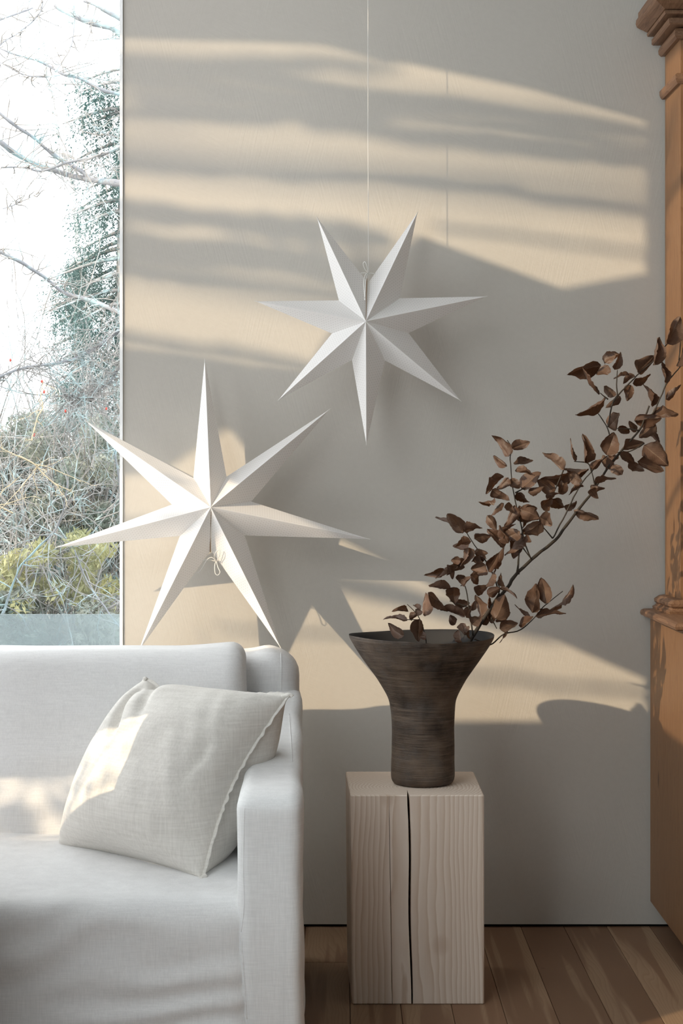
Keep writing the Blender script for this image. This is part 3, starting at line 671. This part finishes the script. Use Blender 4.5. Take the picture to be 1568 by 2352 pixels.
# upper section
o = mesh_obj('upper_side_panel', [(XU, YB, .95), (XU+.006, -DU, .95), (XU+.03, -DU, .95), (XU+.024, YB, .95), (XU, YB, 2.66), (XU+.006, -DU, 2.66), (XU+.03, -DU, 2.66), (XU+.024, YB, 2.66)],
             [(0, 3, 2, 1), (4, 5, 6, 7), (0, 1, 5, 4), (1, 2, 6, 5), (2, 3, 7, 6), (3, 0, 4, 7)], M['cab'], cab, False); bevel_mod(o, .002)
MB().box(XU+.02, XE, YB-.012, YB, .95, 2.66).obj('upper_back_panel', M['cab'], cab)
st = MB().box(XU+.0062, XU+.055, -DU-.006, -DU, .99, 2.60).obj('stile', M['cab'], cab)
dr = MB().box(XU+.057, XU+.55, -DU-.012, -DU+.008, 1.02, 2.44).obj('door', M['cab'], cab); bevel_mod(dr, .002)
MB().box(XU+.12, XU+.49, -DU-.016, -DU-.010, 1.1, 2.36).obj('door_panel', M['cabm'], dr)
d2 = MB().box(XU+.553, XE-.04, -DU-.012, -DU+.008, 1.02, 2.44).obj('door', M['cab'], cab); MB().box(XU+.62, XE-.1, -DU-.016, -DU-.010, 1.1, 2.36).obj('door_panel', M['cabm'], d2)
for z in (2.32, 2.20, 1.22):
    MB().box(XU+.030, XU+.060, -DU-.0155, -DU-.0055, z-.028, z+.028).obj('hinge', M['iron'], cab)
MB().box(XU+.02, XE, -DU+.01, YB, 2.60, 2.63).box(XE-.03, XE, -DU, YB, .95, 2.66).obj('upper_carcass', M['cab'], cab)
sweep('cornice_bead', [(0, 2.605), (.012, 2.604), (.019, 2.611), (.020, 2.622), (.016, 2.632), (.005, 2.637)], XU, DU, M['cabm'])
sweep('cornice_step', [(.004, 2.638), (.036, 2.638), (.040, 2.641), (.040, 2.655), (.030, 2.658), (.026, 2.666)], XU, DU, M['cabm'])
sweep('cornice_fillet', [(.020, 2.664), (.052, 2.664), (.054, 2.668), (.054, 2.673), (.045, 2.676)], XU, DU, M['cabm'])
sweep('cornice_crown', [(.040, 2.675), (.055, 2.677), (.066, 2.683), (.076, 2.687), (.084, 2.692), (.0875, 2.702), (.086, 2.713), (.080, 2.722), (.080, 2.735), (.02, 2.735)], XU, DU, M['cabm'])
sweep('frieze_moulding', [(0, 2.476), (.009, 2.476), (.013, 2.481), (.016, 2.488), (.0165, 2.500), (.012, 2.505), (0, 2.507)], XU, DU, M['cabm'])
sweep('waist_moulding', [(.036, .956), (.038, .964), (.030, .968), (.026, .972), (.032, .978), (.033, .986), (.026, .991), (.018, .996), (.004, .998)], XU, DU, M['cabm'])
# lower section
o = MB().box(XL_, XL_+.03, -DL, YB, .08, .936).obj('lower_side_panel', M['cab'], cab); bevel_mod(o, .003)
sweep('waist_shelf', [(-.01, .9345), (.020, .9345), (.028, .938), (.0305, .945), (.028, .952), (.018, .956), (-.04, .957)], XL_, DL, M['cabm'], 0)
MB().box(XL_+.02, XE, -DL-.01, YB, .936, .9555).obj('shelf_board', M['cab'], cab)
MB().box(XL_+.03, XE, YB-.02, YB, .08, .936).box(XE-.03, XE, -DL, YB, .08, .936).box(XL_+.03, XE-.03, -DL, YB-.02, .08, .11).obj('lower_carcass', M['cab'], cab)
for k in range(2):
    xa = XL_+.034+k*.56; d = MB().box(xa, xa+.55, -DL-.012, -DL+.008, .12, .74).obj('door', M['cab'], cab); MB().box(xa+.07, xa+.48, -DL-.016, -DL-.010, .19, .67).obj('door_panel', M['cabm'], d)
    d = MB().box(xa, xa+.55, -DL-.012, -DL+.008, .75, .925).obj('drawer', M['cab'], cab); MB().tube([(xa+.275, -DL-.012, .84), (xa+.275, -DL-.024, .84), (xa+.275, -DL-.04, .84)], [.008, .012, .014], 12).obj('knob', M['cabm'], d)
for x in (XL_+.10, XE-.12):
    for y in (-DL+.05, YB-.10): MB().box(x, x+.06, y-.03, y+.03, 0, .08).obj('foot', M['cabm'], cab)

# ================================================================== OUTSIDE
gv = []; gf = []
for j in range(30):
    for i in range(31):
        x = -9+i*.6; y = .6+j*.7; gv.append((x, y, -.6+.05*noise.noise(Vector((x*.6, y*.6, 0)))*3+max(0, y-7)*.05))
for j in range(29):
    for i in range(30): a = j*31+i; gf.append((a, a+1, a+32, a+31))
o = mesh_obj('ground', gv, gf, M['ground']); struct(o)
def Z3(x, y): return (x/2.94, y/2.94)
def Z4(x, y): return (x/2.867, 700+y/2.867)
class Twigs(MB):
    def twig(s, p, d, L, r, depth, droop=0.0, kink=.5, seg=4):
        pts = [p]; n_ = 5; q = p.copy(); dd = d.normalized()
        for k in range(n_):
            dd = (dd+Vector((R.gauss(0, 1), R.gauss(0, 1), R.gauss(0, 1)))*kink*.35+Vector((0, 0, -droop*.3))).normalized(); q = q+dd*L/n_; pts.append(q.copy())
            if depth > 0 and R.random() < .75:
                s.twig(q, (dd+Vector((R.gauss(0, 1), R.gauss(0, 1), R.gauss(0, 1)))*.8), L*R.uniform(.35, .6), r*.6, depth-1, droop, kink, 3)
        s.tube(pts, [lerp(r, r*.4, k/n_) for k in range(n_+1)], seg, False)
def limb(par, pts, conv, d, rz, sc, tw=10, tl=.35, rt=.003, name='limb', mat='bark', droop=0, depth=1):
    pp = spline([P(*conv(x, y), d) for x, y in pts], 9); pp = [p+Vector((noise.noise(p*3)*.03+noise.noise(p*14)*.008, noise.noise(p*2+Vector((3, 3, 3)))*.3, noise.noise(p*4)*.02)) for p in pp]
    r0, r1 = [q/sc*d/F for q in rz]; n_ = len(pp); rr = [lerp(r0, r1, i/(n_-1))*(1+.35*noise.noise(pp[i]*9)+.25*noise.noise(pp[i]*31)) for i in range(n_)]
    o = MB().tube(pp, rr, 8).obj(name, M[mat], par, True)
    t = Twigs()
    for k in range(tw*2 if name != 'stem' else 0):
        i = R.randrange(1, n_-1); t.twig(pp[i], Vector((R.gauss(0, 1), R.gauss(0, .4), R.gauss(0, 1))), R.uniform(.03, .11), rt*1.5, 0, 0, .9, 3)
    for k in range(tw):
        i = R.randrange(1, n_-1); e = (pp[i+1]-pp[i]).normalized(); t.twig(pp[i], e*.5+Vector((R.gauss(0, 1), R.gauss(0, 1)*.6, R.gauss(0, 1)-.1)), tl*R.uniform(.4, 1.2), rt, depth, droop)
    if tw: q = t.obj('twigs', M['twig' if mat == 'bark' else mat], par, True); q['kind'] = 'stuff'
    return o
oak = thing('oak_tree', 'lichen-covered bare oak limbs reaching across the upper window', 'tree', P(420, 1500, 9) - Vector((0, 0, .9)))
d = 8.2
limb(oak, [(350, -30), (450, 50), (600, 110), (720, 150), (830, 215), (1100, 330), (1500, 700)], Z3, d, (20, 28), 2.94, 6)
limb(oak, [(560, -30), (640, 0), (720, 45), (830, 110), (1100, 260)], Z3, d, (13, 22), 2.94, 4)
limb(oak, [(-60, 925), (0, 960), (100, 1030), (220, 1090), (350, 1130), (500, 1180), (700, 1230), (840, 1270), (1200, 1380), (1500, 1500)], Z3, d, (17, 24), 2.94, 16)
limb(oak, [(-60, 735), (0, 770), (110, 850), (220, 920), (300, 980), (400, 1060), (520, 1130), (600, 1200)], Z3, d, (9, 15), 2.94, 14)
limb(oak, [(0, 1120), (150, 1115), (260, 1130), (420, 1080), (600, 1050), (840, 985)], Z3, d-.2, (6, 12), 2.94, 12)
limb(oak, [(-40, 340), (0, 350), (120, 390), (270, 430), (380, 490), (440, 520), (520, 530), (640, 590), (770, 610), (900, 640)], Z3, d+.2, (4, 13), 2.94, 16)
limb(oak, [(0, 350), (80, 240), (180, 130), (240, 50), (260, -20)], Z3, d+.2, (5, 4), 2.94, 10, .3)
limb(oak, [(-30, 120), (80, 50), (180, -10)], Z3, d, (5, 7), 2.94, 3)
limb(oak, [(490, -20), (465, 230), (420, 380), (395, 490)], Z3, d, (5, 4), 2.94, 6, .2)
limb(oak, [(0, 460), (100, 510), (210, 550), (330, 560), (430, 515)], Z3, d, (3, 5), 2.94, 8, .25)
limb(oak, [(-60, 1690), (0, 1710), (130, 1770), (260, 1850), (400, 1950), (560, 2000), (700, 2060), (840, 2150), (1200, 2400)], Z3, d-.4, (10, 17), 2.94, 22, .4)
limb(oak, [(580, 850), (700, 910), (800, 970), (900, 1030)], Z3, d, (3, 5), 2.94, 10, .3)
limb(oak, [(0, 1400), (100, 1350), (230, 1270)], Z3, d, (3, 2), 2.94, 6, .2)
limb(oak, [(-60, 520), (0, 490), (180, 420), (380, 350), (520, 290), (650, 230), (830, 140), (1200, 0)], Z4, d-.6, (7, 15), 2.867, 40, .45, depth=2)
limb(oak, [(830, 330), (700, 480), (600, 560), (560, 580), (480, 610), (400, 590)], Z4, d-.6, (8, 4), 2.867, 46, .4, depth=2)
tp = P(420, 1500, 9.0); MB().tube(spline([Vector((tp.x+.3, tp.y, -.7)), Vector((tp.x+.25, tp.y, 1)), Vector((tp.x+.2, tp.y-.2, 2.5)), Vector((tp.x+.1, tp.y, 5))], 5), .16, 12).obj('trunk', M['bark'], oak, True)
bir = thing('birch_tree', 'slender pale leaning birch trunk seen through the window', 'tree', P(215, 1500, 13) - Vector((0, 0, 1.2)))
limb(bir, [(225, -120), (245, -10), (270, 180), (290, 400), (320, 560), (365, 780), (420, 1000), (465, 1200), (485, 1420), (520, 1550), (530, 1750), (570, 1930), (600, 2400), (620, 4600)], Z3, 13, (9, 19), 2.94, 26, .7, .004, 'trunk', 'birch')
# leaf / needle masses
def mass(name, mat, par, blobs, n_, size, stretch=(1, 1), droop=0.0, kind=True):
    v = []; f = []
    for k in range(n_):
        cx, cy, cz, rx, ry, rz = R.choice(blobs) if not hasattr(blobs, 'pick') else None
        while True:
            a = Vector((R.uniform(-1, 1), R.uniform(-1, 1), R.uniform(-1, 1)))
            if a.length <= 1: break
        p = Vector((cx+a.x*rx, cy+a.y*ry, cz+a.z*rz)); dn = Vector((R.gauss(0, 1), R.gauss(0, 1), R.gauss(0, 1)-droop)).normalized(); sd = dn.cross(Vector((R.gauss(0, 1), R.gauss(0, 1), R.gauss(0, 1)))).normalized()
        L = size*R.uniform(.6, 1.4)*stretch[0]; W = size*R.uniform(.6, 1.3)*stretch[1]; b = len(v)
        v += [p-dn*L*.5, p+sd*W*.5+dn.cross(sd)*W*.15, p+dn*L*.5, p-sd*W*.5+dn.cross(sd)*W*.15]; f.append((b, b+1, b+2, b+3))
    o = mesh_obj(name, v, f, mat, par, False); o['kind'] = 'stuff'; return o
def blob(px, py, d, rx, ry, rdepth): c = P(px, py, d); return (c.x, c.y, c.z, rx*d/F, rdepth, ry*d/F)
def spruce(label, px, ytop, ybot, dd, wtop, wbot, nb, nd, seed):
    rs = random.Random(seed); top = P(px, ytop, dd); bot = P(px, ybot, dd); th = thing('spruce_tree', label, 'tree', (bot.x, bot.y, -.6))
    MB().tube([(bot.x, bot.y, -.7), (bot.x, bot.y, bot.z), tuple(top)], [.14, .12, .02], 8).obj('trunk', M['twig'], th, True)
    t = Twigs(); v = []; f = []
    for k in range(nb):
        s = (k+rs.random())/nb; z = lerp(top.z, bot.z, s**.9); an = rs.uniform(0, 2*math.pi); L = lerp(wtop, wbot, s)*dd/F*rs.uniform(.6, 1.15)
        dv = Vector((math.cos(an), math.sin(an), 0)); pts = [Vector((bot.x, bot.y, z))+dv*L*q+Vector((0, 0, -.35*L*q*q*(1.2-q*.5)-.05*q)) for q in (0, .25, .5, .75, 1)]
        t.tube(pts, [.018, .014, .01, .007, .004], 4, False)
        for j in range(nd):
            q = rs.uniform(.15, 1); i = min(3, int(q*4)); base = pts[i].lerp(pts[i+1], q*4-i); hang = rs.uniform(.08, .34)*(1.1-.3*q)
            sdv = Vector((rs.gauss(0, .05), rs.gauss(0, .05), -1)); base = base+Vector((rs.gauss(0, .05), rs.gauss(0, .05), 0))
            for m_ in range(12):
                c = base+sdv*hang*(m_+rs.random())/12; a2 = rs.uniform(0, 6.28); h = Vector((math.cos(a2), math.sin(a2), -.5))*rs.uniform(.018, .042); w2 = Vector((-math.sin(a2), math.cos(a2), .2))*rs.uniform(.003, .007); b = len(v)
                v += [c, c+h*.5+w2, c+h, c+h*.5-w2]; f.append((b, b+1, b+2, b+3))
    q = t.obj('branches', M['twig'], th, True); q['kind'] = 'stuff'; o = mesh_obj('needles', v, f, M['spruce'], th, False); o['kind'] = 'stuff'
spruce('dark drooping spruce at the right edge of the window view', 285, 150, 1500, 11.5, 130, 240, 110, 60, 3)
spruce('lower wide spruce behind the thicket in the middle of the window view', 180, 560, 1700, 15, 50, 210, 110, 60, 8)
spruce('tall spruce left of the window view, beyond the frame', -420, 200, 1600, 13, 60, 240, 70, 40, 21)
spruce('second spruce farther left of the window view, beyond the frame', -900, 300, 1600, 12, 60, 230, 70, 40, 22)
# thicket: shrubs
bushes = [('grey twiggy shrub under the spruce at the left of the window view', 40, 1130, 10.5, 130, 220), ('dense grey-green shrub at the lower middle of the window view', 170, 1200, 9.6, 120, 260), ('shadowy teal shrub at the lower right of the window view', 270, 1230, 10.0, 110, 280), ('grey-green shrub left of the window view, beyond the frame', -300, 1200, 10.2, 150, 240), ('grey-green shrub far left of the window view, beyond the frame', -680, 1220, 10.0, 150, 240)]
for lb, px, py, dd, rx, ry in bushes:
    th = thing('shrub', lb, 'shrub', (P(px, py, dd).x, dd-CY, -.6)); bl = [blob(px+R.uniform(-rx, rx)*.7, py+R.uniform(-ry, ry)*.8, dd+R.uniform(-.5, .5), 38, 46, .3) for _ in range(24)]
    mass('foliage', M['hedge'], th, bl, 17000, .030, (1.5, .45)); t = Twigs()
    for k in range(70):
        bp = Vector((P(px, 0, dd).x+R.uniform(-1, 1)*rx*dd/F, dd-CY+R.uniform(-.6, .3), -.5+R.uniform(0, 1.6))); t.twig(bp, Vector((R.gauss(0, .6), R.gauss(0, .3), 1)), R.uniform(.6, 1.3), .008, 2)
    q = t.obj('stems', M['twig'], th, True); q['kind'] = 'stuff'
th = thing('shrub', 'yellow-leaved shrub just above the railing in the window view', 'shrub', (P(130, 0, 8.6).x, 8.6-CY, -.6))
bl = [blob(R.uniform(-20, 250), R.uniform(1230, 1430), 8.6+R.uniform(-.4, .4), 26, 30, .25) for _ in range(30)]; mass('foliage', M['yleaf'], th, bl, 4200, .034, (1.5, .5), 1.0)
bl = [blob(R.uniform(-20, 280), R.uniform(1380, 1560), 8.3, 40, 40, .3) for _ in range(20)]; mass('foliage', M['hedge'], th, bl, 9000, .032, (1.4, .5))
t = Twigs()
for k in range(60): t.twig(Vector((P(R.uniform(-20, 270), 0, 8.6).x, 8.6-CY+R.uniform(-.4, .3), R.uniform(-.4, .7))), Vector((R.gauss(0, .7), R.gauss(0, .3), 1)), R.uniform(.5, 1.0), .007, 2)
q = t.obj('stems', M['twig'], th, True); q['kind'] = 'stuff'
lim = thing('rose_shrub', 'bare rose shrub with red hips in the window view', 'shrub', P(120, 1500, 7.6)-Vector((0, 0, .9)))
limb(lim, [(470, 1620), (570, 1850), (640, 1960), (790, 2110), (900, 2250)], Z4, 7.4, (4, 6), 2.867, 14, .2, .003, 'stem')
limb(lim, [(-40, 2050), (0, 1950), (80, 1800), (200, 1650), (330, 1500), (420, 1300), (455, 1150)], Z4, 7.6, (9, 4), 2.867, 20, .3, .003, 'stem')
limb(lim, [(150, 1010), (220, 1040), (280, 1080), (350, 1150), (390, 1190)], Z4, 7.6, (6, 3), 2.867, 8, .2, .003, 'stem', 'straw')
limb(lim, [(-30, 1290), (40, 1330), (120, 1370)], Z4, 7.6, (7, 4), 2.867, 5, .2, .003, 'stem', 'straw')
limb(lim, [(280, 500), (270, 600), (280, 680), (240, 760), (230, 900)], Z4, 7.6, (3, 4), 2.867, 8, .12, .002, 'stem', 'straw')
limb(lim, [(770, 900), (765, 1000), (780, 1150), (785, 1400)], Z4, 7.8, (9, 7), 2.867, 14, .3, .003, 'stem')
for x, y in ((275, 505), (290, 575), (68, 365), (430, 700), (225, 857), (700, 685)):
    c = P(*Z4(x, y), 7.55); MB().tube([c+Vector((0, 0, .008)), c+Vector((0, 0, .005)), c, c-Vector((0, 0, .005)), c-Vector((0, 0, .008))], [.001, .004, .005, .004, .001], 8).obj('rose_hip', M['berry'], lim, True)
rail = thing('glass_railing', 'bluish glass balustrade outside the window behind the sofa', 'railing', (-1.8, 1.9, -.6))
MB().box(-4.2, .2, 1.9, 1.912, -.5, P(0, 1411, 6.83).z).obj('glass_panel', M['railglass'], rail)
for x in (-4.15, -2.9, .1): MB().box(x, x+.04, 1.88, 1.93, -.6, .70).obj('post', M['iron'], rail)
o = MB().box(-5.6, 2.5, .25, 2.1, -.7, -.55).obj('terrace', M['ground']); struct(o)
# bare tree outside the side windows (out of frame): its long boughs break the low sun into streaks
tb = thing('garden_tree', 'large bare garden tree outside the side windows', 'tree', (-7.6, -4.3, -.6))
MB().tube([(-7.6, -4.3, -.6), (-7.5, -4.2, 2), (-7.3, -4.1, 6)], [.22, .18, .10], 12).obj('trunk', M['bark'], tb, True)
def bough(wx0, wy0, wx1, wy1, k, r, sag=.0):      # bough along a line, described by where its shadow falls on the back wall
    pts = []
    for i in range(9):
        t = i/8; px = lerp(wx0, wx1, t); py = lerp(wy0, wy1+35, t)+sag*math.sin(t*math.pi)+14*noise.noise(Vector((t*5, wy0, k))); q = P(px, py, CY)-SUN*(k*.6+.7+.25*math.sin(t*5+wy0)); pts.append(q)
    MB().tube(spline(pts, 4), [.68*r*(1+.45*noise.noise(Vector((i*.5, wy0*.1, 0)))) for i in range(33)], 7).obj('limb', M['bark'], tb, True)
SH = [(60, 120, 1700, 330, 12, .075), (60, 330, 1700, 440, 12, .06), (60, 560, 1100, 700, 11, .07), (300, 240, 1300, 240, 9, .05), (100, 95, 1500, 260, 3.2, .022), (200, 175, 1100, 200, 3.6, .03), (60, 260, 900, 250, 3.4, .026), (500, 215, 1600, 330, 3.9, .02), (100, 365, 1200, 400, 3.6, .035), (700, 290, 1600, 350, 3.0, .03),
      (60, 455, 900, 520, 3.0, .05), (60, 530, 1000, 600, 3.3, .05), (60, 600, 760, 640, 3.2, .035), (900, 420, 1600, 470, 3.8, .02), (1000, 520, 1600, 560, 4, .015), (60, 740, 700, 800, 3.4, .03), (300, 140, 900, 110, 4.2, .03),
      (600, 1290, 1250, 1420, 3.6, .045), (1000, 1540, 1700, 1585, 4.4, .016), (500, 1440, 1000, 1440, 4, .012), (100, 1200, 640, 1180, 3.6, .02), (1500, 480, 2000, 600, 2.6, .03), (1500, 850, 2000, 900, 2.6, .03), (1500, 1180, 2000, 1230, 2.6, .02)]
for a in SH: bough(*a)
gs = thing('sun_filter_shrub', 'unseen leafy shrub added to thin the sun reaching the sofa', 'shrub', (-4.6, -3.0, -.6))  # added only to filter sunlight headed for sofa and pillow
t = Twigs(); gl = []
for k in range(12):
    c = Vector((R.uniform(-1.3, -.2), R.uniform(-1.1, -.75), R.uniform(.42, .8)))-SUN*R.uniform(1.3, 2.2); t.twig(c, Vector((R.gauss(0, 1), R.gauss(0, .5), R.gauss(0, .6))), .6, .007, 2); gl.append((c.x, c.y, c.z, .35, .3, .12))
q = t.obj('stems', M['twig'], gs, True); q['kind'] = 'stuff'; mass('foliage', M['hedge'], gs, gl, 330, .05, (1.2, .6))
gh = thing('sun_block_hedge', 'unseen tall hedge added to block sun from the side window', 'hedge', (-8, -13.5, -.6))  # out of view, added to hold back low sun
def wh(m, p):
    q = Vector((m.x-8, m.y-14.0, m.z+2)); n_ = noise.noise(q*1.3)*.25+noise.noise(q*4)*.1; return q+Vector((n_, n_*.6, n_))
v, f = rbox((.5, 5.4, 2.6), .3, (8, 70, 34), wh); mesh_obj('sun_block_body', v, f, M['spruce'], gh)
# portals
portal('window_portal_back', (-1.7, .04, 1.86), (math.pi/2, 0, 0), 2.05, 2.85)
portal('window_portal_left', (LX-.03, -2.98, 1.86), (0, -math.pi/2, 0), 3.48, 2.84)
portal('window_portal_end', (-5.43, -.7, 1.9), (0, -math.pi/2, 0), 3.0, 1.3)
portal('window_portal_alcove', (-3.1, -1.55, 2.0), (math.pi/2, 0, math.pi), 4.4, 3.5)
